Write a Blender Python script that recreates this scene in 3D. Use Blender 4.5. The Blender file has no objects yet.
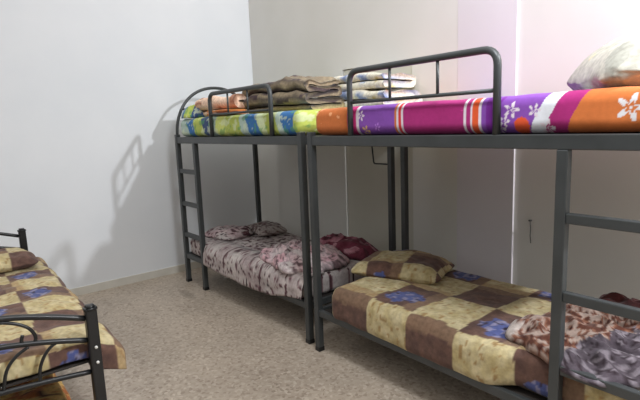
import bpy, bmesh, math, random
from mathutils import Vector, Matrix, noise
random.seed(4)
scene = bpy.context.scene
col = scene.collection
V = Vector

# ------------------------------------------------------------------ helpers
def lin(c):
    return tuple((x/255/12.92 if x/255 <= .04045 else ((x/255+.055)/1.055)**2.4) for x in c)
def mixc(a, b, t):
    t = max(0, min(1, t)); return tuple(a[i]*(1-t)+b[i]*t for i in range(3))
def sstep(a, b, x):
    t = max(0, min(1, (x-a)/(b-a))); return t*t*(3-2*t)
def nz(x, y, z=0.0): return noise.noise(V((x, y, z)))
def fbm(x, y, z=0.0, o=3): return noise.fractal(V((x, y, z)), 1.0, 2.0, o)

def tag(o, label=None, cat=None, group=None, kind=None):
    if label: o['label'] = label
    if cat: o['category'] = cat
    if group: o['group'] = group
    if kind: o['kind'] = kind
    return o
def empty(name, loc, rz=0):
    o = bpy.data.objects.new(name, None); col.objects.link(o)
    o.location = loc; o.rotation_euler = (0, 0, rz); o.empty_display_size = .1
    return o
def link(name, me, mat, parent=None, smooth=True, loc=None, rz=0):
    o = bpy.data.objects.new(name, me); col.objects.link(o)
    if mat: me.materials.append(mat)
    if parent: o.parent = parent
    if smooth:
        for p in me.polygons: p.use_smooth = True
    if loc is not None: o.location = loc
    if rz: o.rotation_euler = (0, 0, rz)
    return o
def bmobj(name, bm, mat, parent=None, smooth=False, loc=None, rz=0):
    bmesh.ops.recalc_face_normals(bm, faces=bm.faces)
    me = bpy.data.meshes.new(name); bm.to_mesh(me); bm.free()
    return link(name, me, mat, parent, smooth, loc, rz)

def box(bm, a, b):
    vs = [bm.verts.new((x, y, z)) for x in (a[0], b[0]) for y in (a[1], b[1]) for z in (a[2], b[2])]
    for f in ((0,1,3,2),(4,6,7,5),(0,4,5,1),(2,3,7,6),(0,2,6,4),(1,5,7,3)): bm.faces.new([vs[i] for i in f])
def bbox_bev(a, b, r=.004, seg=2):
    bm = bmesh.new(); box(bm, a, b)
    bmesh.ops.bevel(bm, geom=bm.edges[:], offset=r, segments=seg, profile=.5, affect='EDGES')
    return bm
def arcpath(pts, r, n=7):
    """polyline with rounded corners"""
    out = [V(pts[0])]
    for i in range(1, len(pts)-1):
        p, a, b = V(pts[i]), V(pts[i-1]), V(pts[i+1])
        d1 = (a-p).normalized(); d2 = (b-p).normalized()
        s, e = p+d1*r, p+d2*r
        for k in range(n+1):
            t = k/n; out.append(s*(1-t)**2 + p*2*t*(1-t) + e*t*t)
    out.append(V(pts[-1])); return out
def tube(bm, pts, r, n=10, ry=None):
    pts = [V(p) for p in pts]; rings = []
    t0 = (pts[1]-pts[0]).normalized()
    up = V((0,0,1)) if abs(t0.z) < .9 else V((1,0,0))
    u = t0.cross(up).normalized()
    for i, p in enumerate(pts):
        if i == 0: t = pts[1]-pts[0]
        elif i == len(pts)-1: t = pts[-1]-pts[-2]
        else: t = (pts[i+1]-p).normalized()+(p-pts[i-1]).normalized()
        t.normalize(); u = (u-t*u.dot(t)).normalized(); w = t.cross(u)
        rings.append([bm.verts.new(p+u*r*math.cos(2*math.pi*k/n)+w*(ry or r)*math.sin(2*math.pi*k/n)) for k in range(n)])
    for a, b in zip(rings, rings[1:]):
        for k in range(n): bm.faces.new((a[k], a[(k+1)%n], b[(k+1)%n], b[k]))
    bm.faces.new(rings[0][::-1]); bm.faces.new(rings[-1])
def lathe(bm, prof, n=20, c=(0,0,0)):
    rings = []
    for r, z in prof:
        rings.append([bm.verts.new((c[0]+r*math.cos(2*math.pi*k/n), c[1]+r*math.sin(2*math.pi*k/n), c[2]+z)) for k in range(n)])
    for a, b in zip(rings, rings[1:]):
        for k in range(n): bm.faces.new((a[k], a[(k+1)%n], b[(k+1)%n], b[k]))
    bm.faces.new(rings[0][::-1]); bm.faces.new(rings[-1])

def paint(me, cols):
    at = me.color_attributes.new('Col', 'FLOAT_COLOR', 'POINT')
    flat = []
    for c in cols: flat += [c[0], c[1], c[2], 1.0]
    at.data.foreach_set('color', flat)

def slab(L, W, H, r, res, keep=None):
    """dense rounded box, x 0..L, y 0..W, z 0..H -> (verts, faces)"""
    rs = res if isinstance(res, tuple) else (res, res, res)
    nx, ny, nz_ = max(2, round(L/rs[0])), max(2, round(W/rs[1])), max(2, round(H/rs[2]))
    idx = {}; vs = []; fs = []
    def vid(i, j, k):
        if (i, j, k) not in idx:
            p = V((L*i/nx, W*j/ny, H*k/nz_))
            q = V((min(max(p.x, r), L-r), min(max(p.y, r), W-r), min(max(p.z, min(r, H/2)), max(H-r, H/2))))
            d = p-q
            if d.length > 1e-9:
                rr = V((r, r, min(r, H/2)))
                m = d.normalized(); p = q+V((m.x*rr.x, m.y*rr.y, m.z*rr.z))
            idx[(i, j, k)] = len(vs); vs.append(p)
        return idx[(i, j, k)]
    for i in range(nx):
        for j in range(ny):
            fs.append((vid(i,j,nz_), vid(i+1,j,nz_), vid(i+1,j+1,nz_), vid(i,j+1,nz_)))
            fs.append((vid(i,j,0), vid(i,j+1,0), vid(i+1,j+1,0), vid(i+1,j,0)))
    for i in range(nx):
        for k in range(nz_):
            fs.append((vid(i,0,k), vid(i+1,0,k), vid(i+1,0,k+1), vid(i,0,k+1)))
            fs.append((vid(i,ny,k), vid(i,ny,k+1), vid(i+1,ny,k+1), vid(i+1,ny,k)))
    for j in range(ny):
        for k in range(nz_):
            fs.append((vid(0,j,k), vid(0,j,k+1), vid(0,j+1,k+1), vid(0,j+1,k)))
            fs.append((vid(nx,j,k), vid(nx,j+1,k), vid(nx,j+1,k+1), vid(nx,j,k+1)))
    return vs, fs
def cloth(name, vs, fs, warp, colour, mat, parent=None, loc=None, rz=0, shell=0, cut=None):
    if cut:
        fs = [f for f in fs if not all(cut(vs[i]) for i in f)]
        used = sorted({i for f in fs for i in f}); m = {o: n for n, o in enumerate(used)}
        vs = [vs[i] for i in used]; fs = [tuple(m[i] for i in f) for f in fs]
    cols = [colour(p) for p in vs]
    wv = [warp(p) for p in vs]
    me = bpy.data.meshes.new(name); me.from_pydata([tuple(p) for p in wv], [], fs); me.update()
    paint(me, cols)
    o = link(name, me, mat, parent, True, loc, rz)
    if shell:
        md = o.modifiers.new('thickness', 'SOLIDIFY'); md.thickness = shell; md.offset = -1
    return o

def pillow(name, L, W, H, colour, mat, loc, rz=0, tilt=None, seed=0, amp=.02, lift=.8):
    vs, fs = slab(L, W, H, H*.45, .011)
    def warp(p):
        u, v, w = p.x/L*2-1, p.y/W*2-1, p.z/H*2-1
        prof = max(.0, (1-abs(u)**3.0))**.5*max(.0, (1-abs(v)**3.0))**.5
        prof = .12+.88*prof
        inset = 1-.07*(1-abs(u*v))*(abs(u)**4+abs(v)**4)
        x, y = u*L/2*inset, v*W/2*inset
        n = amp*(fbm(p.x*6+seed, p.y*6, p.z*4)+1.2*(abs(nz(p.x*5+seed, p.y*9, 3))-.25))
        z = H*.5*w*prof*.98+n*(.35+.65*prof)*(1 if w > -.5 else .1)
        q = V((x+n*.5, y+n*.5, z+H*.5*(lift+(1-lift)*prof)-H*.22))
        q.z = max(q.z, .0)
        return q
    o = cloth(name, vs, fs, warp, colour, mat, None, loc, rz)
    if tilt: o.rotation_euler = (tilt[0], tilt[1], rz)
    return o

def folded(name, L, W, n, t, colour, mat, loc, rz=0, seed=0, amp=.012, sag=0, gap=1.15, open_front=False):
    """blanket folded n times: serpentine section in (y,z), extruded along x; L long, W deep"""
    r = t*gap/2; cl = []
    for k in range(n):
        z = t/2+k*t*gap; fw = k % 2 == (1 if open_front else 0)
        ins = .02*abs(nz(k*3.1+seed, 7)); a, b = -W/2+r+ins, W/2-r-ins
        m = 14
        for i in range(m+1):
            s = i/m; cl.append((a+(b-a)*(s if fw else 1-s), z))
        if k < n-1:
            yc = b if fw else a; sg = 1 if fw else -1
            for i in range(1, 6):
                th = -math.pi/2+math.pi*i/6; cl.append((yc+sg*r*math.cos(th), z+r+r*math.sin(th)))
    N = len(cl); outl = []; th_ = t*.46
    up, dn = [], []
    for i, (y, z) in enumerate(cl):
        a = cl[max(0, i-1)]; b = cl[min(N-1, i+1)]
        tx, tz = b[0]-a[0], b[1]-a[1]; l = math.hypot(tx, tz) or 1
        up.append((y-tz/l*th_, z+tx/l*th_)); dn.append((y+tz/l*th_, z-tx/l*th_))
    endc = [((up[-1][0]+dn[-1][0])/2+(cl[-1][0]-cl[-2][0])/max(1e-6, abs(cl[-1][0]-cl[-2][0]))*th_*.8, cl[-1][1])]
    begc = [((up[0][0]+dn[0][0])/2-(cl[1][0]-cl[0][0])/max(1e-6, abs(cl[1][0]-cl[0][0]))*th_*.8, cl[0][1])]
    sec = up+endc+dn[::-1]+begc
    M = max(6, round(L/.018)); S = len(sec); vs = []; fs = []; tot = t*(1+(n-1)*gap)
    for i in range(M+1):
        x = -L/2+L*i/M; e = min(1, min(i, M-i)/2.0)
        for y, z in sec:
            zc = round((z-t/2)/(t*gap))
            jx = x+.015*nz(zc*5.3+seed, y*3)*(abs(x)/(L/2))
            vs.append(V((jx, y, z)))
    for i in range(M):
        for s in range(S):
            s2 = (s+1) % S
            fs.append((i*S+s, i*S+s2, (i+1)*S+s2, (i+1)*S+s))
    fs.append(tuple(range(S))); fs.append(tuple(M*S+s for s in range(S-1, -1, -1)))
    def warp(p):
        h = p.z/tot
        d = V((fbm(p.x*3+seed, p.y*3, p.z*3), fbm(p.x*3, p.y*3+seed, p.z*3+5), fbm(p.x*4, p.y*4, seed+h)))
        e = (abs(p.x)/(L/2))**4
        q = p+V((d.x*amp, d.y*amp*1.4, d.z*amp*1.6*h))
        q.z -= sag*h*e*tot
        q.z = max(q.z, .001)
        return q
    return cloth(name, vs, fs, warp, colour, mat, None, loc, rz)

def heap(name, L, W, H, colour, mat, loc, rz=0, seed=0, fold=4.0, amp=.55, rough=.22, pw=.45):
    """crumpled blanket: lumpy folded mound with a ragged outline"""
    nr, na = 46, 120; vs = []; fs = []; prof = []
    def outline(a): return 1+rough*noise.fractal(V((math.cos(a)*1.3+seed, math.sin(a)*1.3, seed)), 1, 2, 3)
    def P(s, a):
        ca, sa = math.cos(a), math.sin(a)
        k = (abs(ca)**3+abs(sa)**3)**(-1/3)*outline(a)
        return ca*k*s*L/2, sa*k*s*W/2
    def hz(s, x, y):
        wx, wy = x+.05*nz(x*6, y*6, seed), y+.05*nz(x*6, y*6, seed+9)
        rid = 1-abs(nz(wx*fold+seed, wy*fold*1.7, 1.3))*2.2
        rid2 = 1-abs(nz(wx*fold*2.3+seed, wy*fold*2.6, 7.7))*2
        dome = (1-s**3.2)**pw if s < 1 else 0
        return H*dome*(1-amp+amp*(.65*rid+.35*rid2))
    vs.append(V((0, 0, hz(0, 0, 0))))
    for i in range(1, nr+1):
        s = (i/nr)**.85
        for j in range(na):
            x, y = P(s, 2*math.pi*j/na); vs.append(V((x, y, max(.006*(1 if i < nr else 0), hz(s, x, y)))))
    for j in range(na): fs.append((0, 1+j, 1+(j+1) % na))
    for i in range(nr-1):
        for j in range(na):
            a = 1+i*na; b = a+na; fs.append((a+j, b+j, b+(j+1) % na, a+(j+1) % na))
    c = len(vs); vs.append(V((0, 0, 0)))
    a = 1+(nr-1)*na
    for j in range(na): fs.append((c, a+(j+1) % na, a+j))
    return cloth(name, vs, fs, lambda p: p.copy(), colour, mat, None, loc, rz)

# ------------------------------------------------------------------ materials
def newmat(name):
    m = bpy.data.materials.new(name); m.use_nodes = True
    nt = m.node_tree; return m, nt, nt.nodes['Principled BSDF']
def nn(nt, t, **kw):
    n = nt.nodes.new(t)
    for k, v in kw.items(): setattr(n, k, v)
    return n
def add_bump(nt, b, scale, strength, dist=.01, coord='Object', detail=4):
    tc = nn(nt, 'ShaderNodeTexCoord'); no = nn(nt, 'ShaderNodeTexNoise')
    no.inputs['Scale'].default_value = scale; no.inputs['Detail'].default_value = detail
    bp = nn(nt, 'ShaderNodeBump'); bp.inputs['Strength'].default_value = strength; bp.inputs['Distance'].default_value = dist
    nt.links.new(tc.outputs[coord], no.inputs['Vector']); nt.links.new(no.outputs['Fac'], bp.inputs['Height'])
    nt.links.new(bp.outputs['Normal'], b.inputs['Normal']); return tc, no
def mottled(name, c1, c2, scale=3, rough=.6, bump=(60, .1), metallic=0, spec=.5):
    m, nt, b = newmat(name)
    tc, _ = add_bump(nt, b, bump[0], bump[1])
    no = nn(nt, 'ShaderNodeTexNoise'); no.inputs['Scale'].default_value = scale; no.inputs['Detail'].default_value = 5
    rp = nn(nt, 'ShaderNodeValToRGB'); rp.color_ramp.elements[0].color = (*lin(c1), 1); rp.color_ramp.elements[1].color = (*lin(c2), 1)
    rp.color_ramp.elements[0].position = .35; rp.color_ramp.elements[1].position = .65
    nt.links.new(tc.outputs['Object'], no.inputs['Vector']); nt.links.new(no.outputs['Fac'], rp.inputs['Fac'])
    nt.links.new(rp.outputs['Color'], b.inputs['Base Color'])
    b.inputs['Roughness'].default_value = rough; b.inputs['Metallic'].default_value = metallic
    b.inputs['Specular IOR Level'].default_value = spec
    return m
def fabric(name, weave=180, bump=.25, var=.18):
    m, nt, b = newmat(name)
    tc, no = add_bump(nt, b, weave, bump, .004)
    at = nn(nt, 'ShaderNodeAttribute'); at.attribute_name = 'Col'
    n2 = nn(nt, 'ShaderNodeTexNoise'); n2.inputs['Scale'].default_value = 45; n2.inputs['Detail'].default_value = 3
    mr = nn(nt, 'ShaderNodeMapRange'); mr.inputs['From Min'].default_value = .3; mr.inputs['From Max'].default_value = .7
    mr.inputs['To Min'].default_value = 1-var; mr.inputs['To Max'].default_value = 1+var
    mx = nn(nt, 'ShaderNodeVectorMath', operation='SCALE')
    nt.links.new(tc.outputs['Object'], n2.inputs['Vector']); nt.links.new(n2.outputs['Fac'], mr.inputs['Value'])
    nt.links.new(at.outputs['Color'], mx.inputs[0]); nt.links.new(mr.outputs['Result'], mx.inputs['Scale'])
    nt.links.new(mx.outputs['Vector'], b.inputs['Base Color'])
    b.inputs['Roughness'].default_value = .9; b.inputs['Specular IOR Level'].default_value = .15
    b.inputs['Sheen Weight'].default_value = .1
    return m
M = {}
M['wall_l'] = mottled('painted_wall_cool', (222, 225, 229), (229, 231, 234), 1.2, .7, (25, .05), spec=.2)
M['wall_b'] = mottled('painted_wall_warm', (216, 214, 208), (222, 220, 215), 1.5, .75, (25, .05), spec=.2)
M['column'] = mottled('painted_column', (214, 209, 213), (219, 214, 218), 1.5, .75, (25, .05), spec=.2)
M['door'] = mottled('painted_door', (202, 199, 186), (209, 206, 194), 1.5, .6, (25, .04), spec=.2)
M['base'] = mottled('baseboard_tile', (204, 200, 190), (216, 212, 203), 6, .5, (30, .05))
M['metal'] = mottled('dark_grey_enamel', (54, 57, 58), (62, 65, 66), 8, .42, (120, .03))
M['black'] = mottled('black_enamel', (17, 18, 20), (25, 26, 28), 8, .35, (120, .03))
M['bolt'] = mottled('pale_bolt', (205, 205, 200), (225, 225, 220), 8, .4, (120, .03))
M['plastic'] = mottled('white_plastic', (215, 215, 210), (228, 228, 222), 8, .4, (60, .02))
M['cable'] = mottled('dark_rubber', (44, 43, 40), (54, 53, 50), 8, .6, (60, .02))
M['board'] = mottled('dark_board', (40, 35, 32), (52, 46, 42), 5, .7, (60, .1))
M['fabric'] = fabric('patterned_cotton')
M['wool'] = fabric('fuzzy_blanket', 110, .45, .22)
M['satin'] = fabric('smooth_sheet', 200, .12, .06)

def floor_mat():
    m, nt, b = newmat('terrazzo_floor')
    tc = nn(nt, 'ShaderNodeTexCoord'); L = nt.links.new
    vo = nn(nt, 'ShaderNodeTexVoronoi'); vo.inputs['Scale'].default_value = 60
    L(tc.outputs['Object'], vo.inputs['Vector'])
    sep = nn(nt, 'ShaderNodeSeparateColor'); L(vo.outputs['Color'], sep.inputs['Color'])
    rp = nn(nt, 'ShaderNodeValToRGB'); cr = rp.color_ramp
    cr.elements[0].color = (*lin((146, 131, 117)), 1); cr.elements[1].color = (*lin((192, 180, 165)), 1)
    for pos, c in ((.2, (167, 153, 138)), (.55, (174, 160, 145)), (.85, (180, 167, 152))):
        e = cr.elements.new(pos); e.color = (*lin(c), 1)
    L(sep.outputs['Red'], rp.inputs['Fac'])
    no = nn(nt, 'ShaderNodeTexNoise'); no.inputs['Scale'].default_value = 1.6; no.inputs['Detail'].default_value = 6
    L(tc.outputs['Object'], no.inputs['Vector'])
    mr = nn(nt, 'ShaderNodeMapRange'); mr.inputs['From Min'].default_value = .3; mr.inputs['From Max'].default_value = .7
    mr.inputs['To Min'].default_value = .86; mr.inputs['To Max'].default_value = 1.1
    L(no.outputs['Fac'], mr.inputs['Value'])
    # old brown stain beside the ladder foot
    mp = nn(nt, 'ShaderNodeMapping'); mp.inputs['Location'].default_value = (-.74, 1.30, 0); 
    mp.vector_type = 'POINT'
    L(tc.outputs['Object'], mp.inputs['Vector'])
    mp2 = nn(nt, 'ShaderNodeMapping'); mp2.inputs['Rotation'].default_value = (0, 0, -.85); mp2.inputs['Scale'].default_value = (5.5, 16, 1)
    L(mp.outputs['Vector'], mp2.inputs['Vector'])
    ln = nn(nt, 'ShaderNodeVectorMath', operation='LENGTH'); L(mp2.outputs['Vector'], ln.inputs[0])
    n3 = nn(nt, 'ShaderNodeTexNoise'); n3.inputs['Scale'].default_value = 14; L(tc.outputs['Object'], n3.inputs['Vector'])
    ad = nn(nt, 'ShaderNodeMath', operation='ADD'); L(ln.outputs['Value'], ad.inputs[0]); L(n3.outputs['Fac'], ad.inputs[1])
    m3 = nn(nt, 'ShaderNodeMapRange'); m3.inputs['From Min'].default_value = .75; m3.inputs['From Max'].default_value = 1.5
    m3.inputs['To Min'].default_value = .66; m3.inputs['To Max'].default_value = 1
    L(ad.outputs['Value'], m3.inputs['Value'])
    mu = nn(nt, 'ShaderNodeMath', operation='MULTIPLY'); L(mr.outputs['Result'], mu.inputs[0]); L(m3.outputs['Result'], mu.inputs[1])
    sc = nn(nt, 'ShaderNodeVectorMath', operation='SCALE'); L(rp.outputs['Color'], sc.inputs[0]); L(mu.outputs['Value'], sc.inputs['Scale'])
    L(sc.outputs['Vector'], b.inputs['Base Color'])
    b.inputs['Roughness'].default_value = .38; b.inputs['Specular IOR Level'].default_value = .4
    return m
M['floor'] = floor_mat()

# ------------------------------------------------------------------ the setting
def struct(name, boxes, m):
    bm = bmesh.new()
    for a, b in boxes: box(bm, a, b)
    return tag(bmobj(name, bm, m), kind='structure')
CEIL = 3.4
struct('floor', [((-.15, -5.2, -.1), (7.0, .45, 0))], M['floor'])
struct('wall_left', [((-.15, -5.2, 0), (0, .15, CEIL))], M['wall_l'])
struct('wall_back', [((0, 0, 0), (1.5, .15, CEIL)), ((1.5, 0, 1.965), (2.3, .15, CEIL)), ((2.3, 0, 0), (2.72, .15, CEIL)),
                     ((3.16, .012, 0), (7.0, .43, CEIL))], M['wall_b'])
struct('trim_1', [((2.72, -.006, 0), (3.16, .43, CEIL))], M['column'])
struct('baseboard_left', [((0, -5.2, 0), (.012, 0, .075))], M['base'])
struct('baseboard_back', [((.012, -.012, 0), (1.5, 0, .075)), ((2.3, -.012, 0), (2.72, 0, .075)), ((3.16, .0, 0), (7.0, .012, .075))], M['base'])
dr = tag(bmobj('door_1', bbox_bev((1.505, .016, .01), (2.295, .056, 1.96), .003), M['door']), kind='structure')
# nail with its dangling thread on the back wall
t = empty('wall_nail', (3.28, .012, .81))
tag(t, 'small dark nail with a dangling thread in the back wall below the right upper bunk', 'nail')
bm = bmesh.new(); tube(bm, [(0, 0, 0), (0, -.02, .003), (0, -.024, .003)], .006, 8); bmobj('nail_shank', bm, M['cable'], t, True)
bm = bmesh.new(); tube(bm, [(0, -.012, 0), (.004, -.01, -.05), (.001, -.008, -.1), (.006, -.008, -.15)], .0025, 6); bmobj('thread', bm, M['cable'], t, True)

# ------------------------------------------------------------------ bunk beds
ZR0, ZR1 = 1.362, 1.42
def bunk(name, loc, rz, L, D, lad_left, arch, guard, label):
    """front-left corner of the frame on the floor at loc; +x along the bed, +y to the wall"""
    root = empty(name, loc, rz)
    tag(root, label, 'bunk bed', 'metal bunk beds along the back wall')
    s = .021; lw = .365
    mt = M['metal']
    for x, y in ((0, 0), (L, 0), (0, D), (L, D)):
        p = bmobj('post', bbox_bev((x-s, y-s, 0), (x+s, y+s, 1.445 if y == 0 else ZR1), .004), mt, root)
        bmobj('foot_cap', bbox_bev((x-s-.002, y-s-.002, 0), (x+s+.002, y+s+.002, .03), .003), M['black'], p)
    lx = lw if lad_left else L-lw
    cx = 0 if lad_left else L
    z0 = 0
    p = bmobj('ladder_post', bbox_bev((lx-s, -s, z0), (lx+s, s, ZR0), .004), mt, root)
    bmobj('foot_cap', bbox_bev((lx-s-.002, -s-.002, 0), (lx+s+.002, s+.002, .03), .003), M['black'], p)
    a, b = sorted((lx, cx))
    for z in (1.101, .789, .483):
        bmobj('ladder_rung', bbox_bev((a+s, -.016, z-.02), (b-s, .016, z+.02), .004), mt, root)
    for y in (0, D):
        bmobj('upper_side_rail', bbox_bev((s, y-.016, ZR0), (L-s, y+.016, ZR1), .004), mt, root)
        if y == 0:
            segs = [(s, lx-s), (lx+s, L-s)]
        else: segs = [(s, L-s)]
        bm = bmesh.new()
        for u, w in segs:
            b2 = bbox_bev((u, y-.014, .245), (w, y+.014, .29), .004)
            me = bpy.data.meshes.new('t'); b2.to_mesh(me); b2.free(); bm.from_mesh(me); bpy.data.meshes.remove(me)
        bmobj('lower_side_rail', bm, mt, root)
    for x in (0, L):
        bmobj('upper_end_rail', bbox_bev((x-.016, s, ZR0), (x+.016, D-s, ZR1), .004), mt, root)
        bmobj('lower_end_rail', bbox_bev((x-.014, s, .245), (x+.014, D-s, .29), .004), mt, root)
    for zz in (ZR0+.028, .262):
        bm = bmesh.new()
        n = 11
        for i in range(n):
            x = .12+(L-.24)*i/(n-1); box(bm, (x-.035, .017, zz-.008), (x+.035, D-.017, zz+.008))
        bmobj('bed_slats', bm, mt, root)
        bmobj('bed_board', bbox_bev((.03, .02, zz+.009), (L-.03, D-.02, zz+.02), .002), M['board'], root)
    # arched end frame
    ax = 0 if arch == 'left' else L
    bm = bmesh.new(); H = .465; c = D/2; pts = []
    for i in range(41):
        th = math.pi*i/40; cs, sn = math.cos(th), math.sin(th)
        pts.append((ax, c-c*math.copysign(abs(cs)**.93, cs), ZR1-.002+H*abs(sn)**.93))
    tube(bm, pts, .0145, 10); ar = bmobj('end_arch', bm, mt, root, True)
    bm = bmesh.new(); tube(bm, [(ax, .062, 1.68), (ax, D-.062, 1.68)], .009, 8); bmobj('cross_bar', bm, mt, ar, True)
    # guard rail
    g0, g1 = guard
    bm = bmesh.new(); tube(bm, arcpath([(g0, 0, ZR1-.002), (g0, 0, 1.772), (g1, 0, 1.772), (g1, 0, ZR1-.002)], .07), .0165, 12)
    gr = bmobj('guard_rail', bm, mt, root, True)
    bm = bmesh.new(); tube(bm, [(g0, 0, 1.603), (g1, 0, 1.603)], .009, 8); bmobj('guard_bar', bm, mt, gr, True)
    for f in (.335, .665):
        x = g0+(g1-g0)*f
        bm = bmesh.new(); tube(bm, [(x, 0, 1.603), (x, 0, 1.765)], .0075, 8); bmobj('baluster', bm, mt, gr, True)
    return root
LB = bunk('bunk_bed', (.376, -1.116, 0), 0, 1.928, .855, True, 'left', (.704, 1.596),
     'far dark grey metal bunk bed with arched end frame beside the left wall')
bm = bmesh.new(); D = .855
tube(bm, arcpath([(1.722, D, ZR0-.001), (1.745, D, 1.165), (1.907, D, 1.165)], .02, 4), .006, 8)
tag(bmobj('corner_bracket', bm, M['metal'], LB, True), 'thin bent dark bracket at the back corner under the upper rail')
RB = bunk('bunk_bed', (2.439, -1.14, 0), -.02, 1.928, .855, False, 'right', (.367, 1.278),
     'near dark grey metal bunk bed with wide ladder at the right edge of the photo')

# ------------------------------------------------------------------ colour functions
C = lambda *c: lin(c)
def bands(x, lst):
    for e, c in lst:
        if x < e: return c
    return lst[-1][1]
def flower(dx, dz, r):
    d = math.hypot(dx, dz)
    if d > r: return 0
    a = math.atan2(dz, dx)
    pet = r*(.62+.38*math.cos(5*a))
    return 1 if (r*.22 < d < pet and d > pet*.45) or d < r*.12 else 0
OR, MG, PU, WH = C(206, 116, 62), C(170, 46, 118), C(134, 78, 172), C(226, 214, 224)
def right_sheet(p):    # local: x from the left end of the mattress, world x = x + 2.49
    x = p.x+2.445; z = p.z
    x2 = x-.10*max(0, .06-z)*1.6+ (z-.08)*-.55 if x > 3.72 else x
    c = bands(x2, [(2.76, OR), (2.80, MG), (2.835, C(205,45,120)), (2.858, WH), (3.125, PU), (3.14, OR), (3.152, WH), (3.172, C(215,60,60)), (3.186, WH), (3.21, MG),
                   (3.545, MG), (3.558, WH), (3.58, MG), (3.592, WH), (3.622, C(226,92,50)), (3.634, WH), (3.66, PU), (3.70, C(120, 45, 150)), (3.885, PU),
                   (3.945, C(226, 228, 236)), (4.03, MG), (9, OR)])
    for fx, fz, r, fc in ((3.775, .095, .036, WH), (3.745, .05, .026, WH), (3.875, .088, .028, WH), (3.72, .02, .03, WH), (3.925, .02, .032, WH), (4.215, .085, .05, C(225, 222, 225)), (2.875, .1, .03, WH), (2.91,.02,.03,C(230,190,110)), (3.0,.04,.022,C(190,130,220)), (4.33,.05,.04,WH)):
        if flower(x-fx, z-fz, r): c = fc
    if math.hypot(x-3.82, z-.03) < .034 and x2 < 3.885: c = C(224, 88, 50)
    if x < 2.76 and nz(x*22, z*26, p.y*9) > .33 and z > .06: c = C(240, 170, 120)
    return c
BL, YG, PB, DB = C(56, 112, 172), C(178, 190, 92), C(178, 198, 188), C(60, 80, 122)
def left_sheet(p):
    x = p.x+.40; z = p.z
    x2 = x+.04*nz(x*5, z*9, p.y*4)+(z-.08)*.35+.12*math.sin(p.y*9)*sstep(.02, .2, p.y)
    c = bands(x2, [(.58, PB), (.70, BL), (.86, YG), (1.0, DB), (1.12, PB), (1.28, C(206, 214, 120)), (1.50, YG), (1.60, PB), (1.76, BL), (1.84, C(206, 220, 170)),
                   (1.99, YG), (2.06, PB), (2.20, BL), (9, YG)])
    n = fbm(x*13, z*13, p.y*13)
    if n > .28: c = mixc(c, C(216, 226, 190), .55)
    if n < -.38: c = mixc(c, C(88, 150, 90), .6)
    return c
KH, BR, TN = C(186, 173, 138), C(84, 63, 57), C(156, 130, 100)
def patch(u, v, cell=.295, seed=0):
    u += .012*nz(u*7, v*7, seed); v += .012*nz(u*7, v*7, seed+4)
    i, j = math.floor(u/cell), math.floor(v/cell); fu, fv = u/cell-i, v/cell-j
    n = fbm(u*16, v*16, seed)
    if (i+j) % 2 == 0:
        c = mixc(KH, C(166, 150, 108), .5+n)
        if nz(u*38, v*38, seed+2) > .34: c = C(150, 124, 84)
        if (i*3+j*5) % 4 == 0 and fv < .16: c = mixc(c, C(150, 120, 86), .6)
    else:
        c = mixc(BR, C(102, 76, 66), .5+n)
        k = (i*7+j*3) % 3
        if k != 2 and (i, j) != (0, -1):
            d = math.hypot(fu-.42, (fv-.38)*1.25)+.16*nz(u*24, v*24, seed+1)
            if d < .33:
                c = C(72, 80, 126) if nz(u*30, v*30, seed+6) > -.12 else C(122, 118, 142)
                if nz(u*44, v*44, seed+8) > .38: c = C(52, 44, 62)
            elif fu > .72: c = mixc(c, TN, .3)
        else:
            if fv > .8: c = mixc(c, TN, .3)
    return c
def roses(u, v, seed=0, pink=.0, dark=.5):
    base = mixc(C(186, 178, 174), C(150, 140, 138), .5+fbm(u*5, v*5, seed))
    if pink: base = mixc(base, C(196, 138, 150), pink*sstep(-.35, .3, nz(u*5, v*5, seed+12))*1.3)
    n = nz(u*23+seed, v*23, 1)+.6*nz(u*47, v*47, seed)
    m = nz(u*3.2, v*3.2, seed+5)
    if n > .42-.34*dark*(.6+m): base = C(74, 46, 52)
    elif n > .30-.34*dark*(.6+m): base = C(124, 96, 100)
    if nz(u*26, v*26, seed+20) > .48: base = C(52, 34, 38)
    return base
def lower_left(p):
    return roses(p.x, p.y-(.17-p.z if p.y < .03 else 0), 3, .05, .62*sstep(-.1, .9, 1.2-p.x+.9*p.y))
def roseheap(p): return mixc(roses(p.x*1.15, p.y*1.3+p.z, 11, .5, .75), C(214, 200, 202), .45 if nz(p.x*9, p.y*9, p.z*9) > .05 else .1)
def burgundy(p):
    n = fbm(p.x*9, p.y*9, p.z*9)
    c = mixc(C(112, 50, 66), C(80, 36, 46), .5+n)
    if nz(p.x*11, p.y*11, 4+p.z*16) > .16: c = mixc(C(176, 128, 138), C(150, 90, 104), .5+n)
    return c
def brownflor(p0): return mixc(brownflor_(p0), (0, 0, 0), .3)
def brownflor_(p0):
    p = p0*2.2
    n = nz(p.x*15, p.y*15, p.z*14); m = nz(p.x*29, p.y*29, p.z*20+5)
    c = C(186, 164, 152)
    if p0.x < -.275 and p0.z < .05: return C(206, 192, 184)
    if p.x-.35*p.y > .18+.16*nz(p.x*8, p.y*8, 3): c = C(92, 82, 90) if n+.6*m < .12 else (C(146, 136, 144) if m < .2 else C(56, 44, 50))
    else:
        if n+.5*m > .12: c = C(104, 62, 48)
        elif n+.5*m > -.1: c = C(150, 104, 84)
        if m > .42: c = C(74, 34, 26)
    return c
def darkpile(p):
    s = math.sin(p.z*95+p.y*4+nz(p.x*3, p.y*3)*2)
    c = mixc(C(118, 104, 88), C(158, 142, 116), .5+.6*fbm(p.x*7, p.y*7, p.z*22))
    if s > .55: c = mixc(c, C(64, 54, 56), .75)
    if nz(p.x*6, p.y*9, p.z*40) > .38: c = C(76, 62, 66)
    if p.z < .035: c = mixc(c, C(186, 166, 104), .6)
    return c
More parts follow.
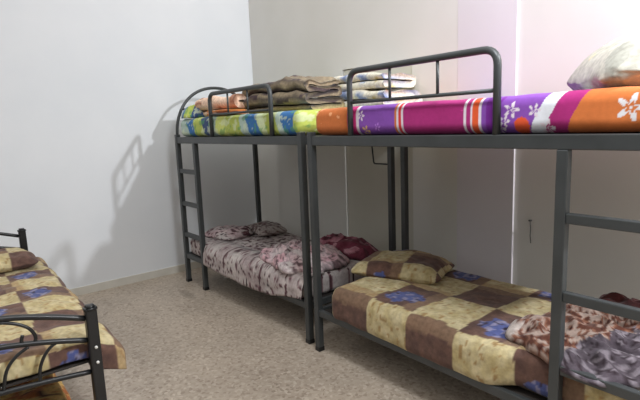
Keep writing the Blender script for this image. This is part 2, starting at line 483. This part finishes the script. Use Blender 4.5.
def creamblue(p):
    c = mixc(C(236, 230, 214), C(220, 214, 196), .5+fbm(p.x*6, p.y*6, p.z*10))
    n = nz(p.x*9+2, p.y*9, p.z*13)
    if n > .34: c = C(134, 150, 190)
    elif n > .22: c = C(190, 198, 214)
    elif n < -.42: c = C(206, 190, 120)
    return c
def peach(p):
    c = mixc(C(226, 188, 162), C(238, 208, 186), .5+fbm(p.x*8, p.y*8, p.z*8))
    if nz(p.x*7, p.y*12, p.z*26) > .27: c = C(178, 124, 98)
    return c
def orangefold(p):
    return mixc(C(196, 104, 48), C(222, 148, 92), .5+fbm(p.x*6, p.y*6, p.z*30))
def creampil(p):
    c = mixc(C(192, 188, 176), C(168, 164, 152), .5+fbm(p.x*5, p.y*5, p.z*5))
    n = nz(p.x*8+4, p.y*8, 2)
    if n > .3: c = C(164, 162, 152)
    if n < -.4: c = C(202, 190, 156)
    return c
def orangebrown(p):
    n = nz(p.x*11, p.y*11, p.z*18)
    c = C(226, 188, 116) if n > -.08 else C(196, 118, 64)
    if nz(p.x*24, p.y*24, p.z*24) > .34: c = C(98, 56, 36)
    return c

# ------------------------------------------------------------------ bedding on the bunks
def puff(amp, seed, sagx=0):
    def w(p):
        n = fbm(p.x*2.2+seed, p.y*2.2, p.z*2)
        f = nz(p.x*9+seed, p.y*4, p.z*8)
        q = p.copy()
        h = min(1, p.z/.05)
        q.z += amp*(n+.5*f)*h
        q.y += amp*.6*f*(1 if p.y < .1 else 0)
        return q
    return w
Z_UP = ZR1+.002
vs, fs = slab(1.86, 1.06, .168, .05, (.0085, .02, .0085))  # made wider than the frame, unseen back overhang blocks lamp light
tag(cloth('mattress', vs, fs, puff(.008, 1), left_sheet, M['satin'], None, (.412, -1.10, Z_UP)),
    'upper bunk mattress in a blue and yellow-green patterned sheet', 'mattress')
vs, fs = slab(1.935, 1.06, .155, .05, (.0045, .02, .0045))  # extra width at the back stops lamp light leaking down the wall
def wright(p):
    q = puff(.006, 8)(p); q.z += (.01-.012*p.x/1.9)*min(1, p.z/.06); return q
tag(cloth('mattress', vs, fs, wright, right_sheet, M['satin'], None, (2.442, -1.122, Z_UP), -.02),
    'upper bunk mattress in a striped purple, magenta and orange sheet with white flowers', 'mattress')

# sheet bunched at the wall end of the left upper bunk
tag(heap('crumpled_sheet', .30, .26, .13, lambda p: left_sheet(V((p.x*1.6+.34, p.y, p.z+.05))), M['satin'], (.54, -.96, Z_UP+.170), .1, 5, 5, .5),
    'bunched end of blue and green sheet beside the arched end frame', 'sheet')
tag(folded('folded_blanket', .60, .40, 3, .05, peach, M['wool'], (.91, -.78, Z_UP+.176), .08, 3, .02, .05),
    'pale peach folded blanket behind the guard rail on the far upper bunk', 'blanket')
tag(folded('folded_cloth', .40, .16, 2, .02, orangefold, M['wool'], (1.14, -1.01, Z_UP+.176), 0, 14, .006),
    'thin orange folded cloth on the far upper bunk mattress against the guard rail', 'cloth')
tag(folded('folded_blanket', .80, .36, 5, .045, darkpile, M['wool'], (1.61, -.66, Z_UP+.176), .04, 2, .034, .16),
    'thick brown-grey folded blanket piled high on the far upper bunk', 'blanket')
tag(folded('folded_quilt', .98, .40, 2, .06, creamblue, M['fabric'], (1.93, -.25, Z_UP+.176), .0, 5, .016, .1),
    'cream and blue floral folded quilt, lower of the two stacked behind the brown-grey pile', 'quilt', 'cream floral quilts')
tag(folded('folded_quilt', .93, .38, 2, .055, creamblue, M['fabric'], (1.90, -.25, Z_UP+.176+.14), .03, 9, .016, .12),
    'cream and blue floral folded quilt, topmost of the two stacked behind the brown-grey pile', 'quilt', 'cream floral quilts')
tag(pillow('pillow', .76, .58, .29, creampil, M['fabric'], (4.24, -.70, Z_UP+.158), .72, None, 21, .022, .7),
    'large crumpled cream and grey pillow on the near upper bunk', 'pillow')

# lower left bunk
Z_LO = .283
vs, fs = slab(1.85, .83, .165, .05, .0085)
def wlow(p):
    q = puff(.014, 31)(p)
    if p.y < .12:
        t = sstep(.12, .0, p.y); q.y -= .012*t
    q.z -= .012*math.sin(math.pi*min(1, p.x/1.85))*min(1, p.z/.1)
    return q
tag(cloth('mattress', vs, fs, wlow, lower_left, M['fabric'], None, (.415, -1.098, Z_LO)),
    'lower bunk mattress in a grey-white sheet with dark maroon flowers', 'mattress')
def sheet_strip():
    X0, X1 = .80, 2.27; nx = 170; path = []
    zt = Z_LO+.172
    prof = [(-.93, zt), (-1.0, zt+.006), (-1.06, zt+.002), (-1.10, zt-.012), (-1.128, zt-.038), (-1.140, zt-.07)]
    vs, fs, cs = [], [], []
    for i in range(nx+1):
        x = X0+(X1-X0)*i/nx
        hem = .262-.03*math.sin(math.pi*min(1, (x-X0)/(X1-X0)*1.0))+.012*nz(x*5, 1)+.05*sstep(1.7, 2.3, x)
        pr = prof+[(-1.143-.006*k/8, (zt-.07)+(hem-(zt-.07))*k/8) for k in range(1, 9)]
        for k, (y, z) in enumerate(pr):
            n = nz(x*7, k*.35, 3)
            vs.append(V((x, y-.006*n*(k > 4)-.003*(k > 4), z+.006*n*(k < 4)+.012*fbm(x*2.2+31, y*2.2, 2)*(k < 5))))
            cs.append((x-.415, y+1.098 if k < 5 else -(zt-z)))
    m = len(pr)
    for i in range(nx):
        for k in range(m-1): fs.append((i*m+k, i*m+k+1, (i+1)*m+k+1, (i+1)*m+k))
    it = iter(cs)
    return cloth('bed_sheet', vs, fs, lambda p: p.copy(), lambda p: roses(*next(it), 3, .05, .35), M['fabric'], None, (0, 0, 0), 0, .004)
tag(sheet_strip(), 'edge of the grey-white flowered sheet hanging over the front rail of the far lower bunk', 'sheet')
tag(pillow('pillow', .42, .34, .12, lambda p: roses(p.x*1.2+3, p.y*1.2+p.z, 8, .2, 1.0), M['fabric'], (.66, -.80, Z_LO+.16), .15, None, 6, .02),
    'maroon flowered pillow on the far lower bunk next to the ladder', 'pillow')
tag(pillow('pillow', .44, .30, .11, lambda p: mixc(roses(p.x*1.2+9, p.y*1.2+p.z, 18, 0, 1.0), C(120, 108, 100), .3), M['fabric'], (.80, -.46, Z_LO+.17), -.1, None, 16, .02),
    'dark maroon patterned pillow on the far lower bunk by the back wall', 'pillow')
tag(heap('crumpled_blanket', .74, .54, .13, roseheap, M['wool'], (1.88, -.83, Z_LO+.168), -.1, 7, 5.5, .6),
    'crumpled pink and white flowered blanket at the near end of the far lower bunk', 'blanket')
tag(heap('crumpled_blanket', .66, .30, .125, burgundy, M['wool'], (1.92, -.41, Z_LO+.166), -.1, 17, 5, .5),
    'burgundy blanket crumpled at the back of the far lower bunk', 'blanket')

# lower right bunk
vs, fs = slab(1.76, .77, .15, .04, .03)
tag(cloth('mattress', vs, fs, lambda p: p.copy(), lambda p: C(96, 84, 74), M['fabric'], None, (2.60, -1.092, Z_LO), -.02),
    'plain dark mattress under the patchwork quilt on the near lower bunk', 'mattress')
QT = .17
def qcol(p):
    v = p.y-.04
    if p.z < QT-.03 and p.y < .06: v = min(v, -.01)-(QT-.03-p.z)
    return patch(p.x-.04, v, .2965, 2)
vs, fs = slab(1.795, .815, QT, .055, .009)
def wq(p):
    q = p.copy(); h = min(1, p.z/.06)
    n = fbm(p.x*2.6+4, p.y*2.6, 2); f = abs(nz(p.x*5, p.y*7+3, 8))
    if p.z > QT-.05: q.z += (.012*n-.018*(.2-f)*(1 if f < .2 else 0)+.012)
    if p.y < .06: q.y += .010*nz(p.x*6, p.z*5, 2)-.004*(1-p.z/QT); q.z += .02*nz(p.x*4, 0, 5)*(1-p.z/QT)
    a = 1-sstep(1.1, 1.28, p.x)
    if p.y < .12: q.y -= .058*a*(1-p.y/.12)
    if p.y < .06 and p.z < QT-.02: q.z -= .05*a*(1-p.z/QT)
    return q
tag(cloth('patchwork_quilt', vs, fs, wq, qcol, M['fabric'], None, (2.585, -1.112, Z_LO+.02), -.02, .012, lambda p: p.z < .018),
    'brown and khaki patchwork quilt covering the near lower bunk', 'quilt')
tag(pillow('pillow', .62, .44, .15, lambda p: patch(p.x*1.1+.12, p.y*1.1+.16, .26, 12), M['fabric'], (2.72, -.62, Z_LO+.200), .35, None, 9, .018),
    'khaki and brown patchwork pillow at the left end of the near lower bunk', 'pillow')
tag(heap('crumpled_blanket', .66, .70, .105, brownflor, M['wool'], (4.04, -.83, Z_LO+.200), -.06, 27, 5.5, .6),
    'crumpled blanket with rust-brown and grey flowers behind the wide ladder', 'blanket')
tag(heap('crumpled_cloth', .30, .17, .10, lambda p: mixc(C(52, 28, 28), C(86, 40, 38), .5+fbm(p.x*9, p.y*9, p.z*9)), M['wool'], (3.99, -.375, Z_LO+.198), 0, 37, 6, .5),
    'dark maroon cloth crumpled at the wall side of the near lower bunk', 'cloth')

# small white bottle on the floor under the far bunk
t = empty('small_bottle', (.56, -.80, 0)); tag(t, 'tiny white container standing on the floor under the far bunk', 'bottle')
bm = bmesh.new(); lathe(bm, [(.017, 0), (.019, .004), (.019, .05), (.012, .06), (.010, .064)]); bmobj('bottle_body', bm, M['plastic'], t, True)
bm = bmesh.new(); lathe(bm, [(.012, .062), (.012, .078), (.010, .08)]); bmobj('bottle_cap', bm, M['plastic'], t, True)

# ------------------------------------------------------------------ single bed on the left
SB = empty('single_bed', (.57, -2.503, 0), -.0255)
tag(SB, 'black metal single bed with scrolled footboard along the left of the room', 'bed')
SL, SW = 2.042, .92           # +x to the foot, -y away from the bunks
bk = M['black']
def board_end(x, ztop, parent, name, s):
    for y in (0, -SW):
        p = bmobj('post', bbox_bev((x-.024, y-.024, 0), (x+.024, y+.024, ztop-.012), .008, 3), bk, parent)
        bm = bmesh.new(); box(bm, (x-.027, y-.027, ztop-.03), (x+.027, y+.027, ztop))
        bmesh.ops.bevel(bm, geom=bm.edges[:], offset=.01, segments=3, affect='EDGES'); bmobj('post_cap', bm, bk, p, True)
        if s > 0:
            for z in (.565, .495):
                bm = bmesh.new(); tube(bm, [(x+.022, y+.002, z), (x+.030, y+.002, z), (x+.031, y+.002, z)], .0065, 10)
                bmobj('bolt', bm, M['bolt'], p, True)
    def rail(z0, rise, r, nm):
        bm = bmesh.new(); pts = []
        for i in range(25):
            f = i/24; pts.append((x, -.024-(SW-.048)*f, z0+rise*math.sin(math.pi*f)))
        tube(bm, pts, r, 10); bmobj(nm, bm, bk, parent, True)
    zt = ztop-.055
    rail(zt, .095, .0125, name+'_top_rail'); rail(zt-.10, .075, .0115, name+'_middle_rail'); rail(zt-.248, .03, .0115, name+'_lower_rail')
    # scrolls, mirrored about the middle
    for sg in (0, 1):
        for k, ctrl in enumerate((
            [(.36, .075), (.29, .055), (.235, .018), (.215, -.03), (.235, -.05), (.265, -.035), (.26, -.005)],
            [(.13, -.085), (.155, -.09), (.18, -.115), (.20, -.165), (.205, -.20)],
            [(.245, -.06), (.29, -.085), (.33, -.135), (.35, -.222)])):
            if k == 1: ctrl = [(.135, -.072), (.165, -.085), (.195, -.12), (.215, -.17), (.22, -.228)]
            pts = []
            n = len(ctrl)
            for i in range(n-1):
                p0, p1, p2, p3 = [V((*ctrl[min(max(j, 0), n-1)], 0)) for j in (i-1, i, i+1, i+2)]
                for q in range(5):
                    u = q/5; pts.append(.5*((2*p1)+(p2-p0)*u+(2*p0-5*p1+4*p2-p3)*u*u+(3*p1-p0-3*p2+p3)*u**3))
            pts.append(V((*ctrl[-1], 0)))
            P = [(x, -(q.x if not sg else SW-q.x), zt+q.y) for q in pts]
            bm = bmesh.new(); tube(bm, P, .007, 8); bmobj('scroll', bm, bk, parent, True)
board_end(0, .795, SB, 'headboard', -1)
board_end(SL, .752, SB, 'footboard', 1)
for y in (0, -SW):
    bmobj('side_rail', bbox_bev((.024, y-.012, .44), (SL-.024, y+.012, .485), .004), bk, SB)
bm = bmesh.new()
for i in range(11):
    x = .12+(SL-.24)*i/10; box(bm, (x-.04, -SW+.013, .458), (x+.04, -.013, .474))
bmobj('bed_slats', bm, M['board'], SB)
bmobj('bed_board', bbox_bev((.04, -SW+.02, .475), (SL-.04, -.02, .487), .002), M['board'], SB)
BM = SB.matrix_basis.copy()
vs, fs = slab(1.93, .86, .072, .03, .03)
tag(cloth('mattress', vs, fs, lambda p: p.copy(), lambda p: C(150, 136, 112), M['fabric'], None, (.57+.05*math.cos(.0255)-.89*.0255, -2.503-.89-.05*.0255, .488), -.0255),
    'tan mattress under the patchwork quilt on the black single bed', 'mattress')
QL = .19; QW = 1.06
def qcol2(p):
    u, v, d = p.x, p.y, max(0, QL-.03-p.z)
    if d > 0:
        if p.x > 1.95: u += d
        elif p.y > QW-.04: v += d
        elif p.y < .04: v -= d
    return patch(u+1.28, v+1.23, .25, 22)
vs, fs = slab(1.985, QW, QL, .055, .009)
def wq2(p):
    q = p.copy(); e = p.y-(QW-.17)      # aisle side
    n = fbm(p.x*2.6+14, p.y*2.6, 2); f = nz(p.x*6, p.y*6+3, 8)
    if p.z > QL-.05: q.z += .022*n+.03*abs(f)
    if e > 0:
        t = min(1, e/.17); foot = sstep(1.3, 1.98, p.x)
        q.z -= (.03+.045*foot)*t*t
        q.y += .018*nz(p.x*5, 2, 3)*t+.03*foot*t
    if p.z < QL-.06:
        q.z += .02*nz(p.x*5, p.y*5, 6)
    return q
tag(cloth('patchwork_quilt', vs, fs, wq2, qcol2, M['fabric'], None,
          (.57+.03-.89*.0255, -2.503-.945, .392), -.0255, .012, lambda p: p.z < .06 or (p.z < .118 and p.y < QW-.11)),
    'khaki and brown patchwork quilt with blue flowers hanging off the black single bed', 'quilt')
tag(pillow('pillow', .44, .80, .15, lambda p: patch(p.x+.17, p.y+.06, .23, 33), M['fabric'], (.84, -2.87, .592), -.0255, None, 51, .02),
    'patchwork pillow at the head of the black single bed', 'pillow')
tag(folded('folded_blanket', .70, .55, 3, .05, orangebrown, M['wool'], (2.12, -2.86, .001), 0, 41, .02),
    'orange and tan folded blanket on the floor under the black single bed', 'blanket')

# ------------------------------------------------------------------ light
def light(name, kind, loc, energy, color, **kw):
    d = bpy.data.lights.new(name, kind); d.energy = energy; d.color = color
    for k, v in kw.items(): setattr(d, k, v)
    o = bpy.data.objects.new(name, d); col.objects.link(o); o.location = loc; return o
light('wall_lamp', 'POINT', (6.15, -.03, 3.26), 580, (.93, .96, 1.0), shadow_soft_size=.07)
a = light('right_wall_fill', 'AREA', (4.7, -1.9, 3.3), 82, (.91, .955, 1.0), shape='RECTANGLE', size=1.2, size_y=.5)  # added soft fill to brighten the right back wall, no fixture modelled
a.rotation_euler = (V((4.0, .1, 2.3))-a.location).to_track_quat('-Z', 'Y').to_euler()
w = bpy.data.worlds.new('World'); scene.world = w; w.use_nodes = True
nt = w.node_tree; bg = nt.nodes['Background']
tc = nn(nt, 'ShaderNodeTexCoord'); sx = nn(nt, 'ShaderNodeSeparateXYZ'); rp = nn(nt, 'ShaderNodeValToRGB')
nt.links.new(tc.outputs['Generated'], sx.inputs[0]); nt.links.new(sx.outputs['Z'], rp.inputs['Fac'])
rp.color_ramp.elements[0].color = (.15, .145, .136, 1); rp.color_ramp.elements[1].color = (1.0, .975, .935, 1)
rp.color_ramp.elements[0].position = .12; rp.color_ramp.elements[1].position = .8
nt.links.new(rp.outputs['Color'], bg.inputs['Color']); bg.inputs['Strength'].default_value = 1.22

# ------------------------------------------------------------------ camera
F, yaw, pit, rol = 488.29, -.883, .1545, -.0389
f = V((math.sin(yaw)*math.cos(pit), math.cos(yaw)*math.cos(pit), -math.sin(pit)))
rt = V((math.cos(yaw), -math.sin(yaw), 0)); up = rt.cross(f)
c, s = math.cos(rol), math.sin(rol)
r2, u2 = rt*c+up*s, up*c-rt*s
cam = bpy.data.cameras.new('Camera'); cam.sensor_width = 36; cam.lens = F/640*36; cam.clip_start = .02
co = bpy.data.objects.new('Camera', cam); col.objects.link(co)
m = Matrix((r2, u2, -f)).transposed().to_4x4(); m.translation = V((4.837, -3.060, 1.493)); co.matrix_world = m
scene.camera = co
scene.view_settings.view_transform = 'Standard'
scene.view_settings.look = 'None'
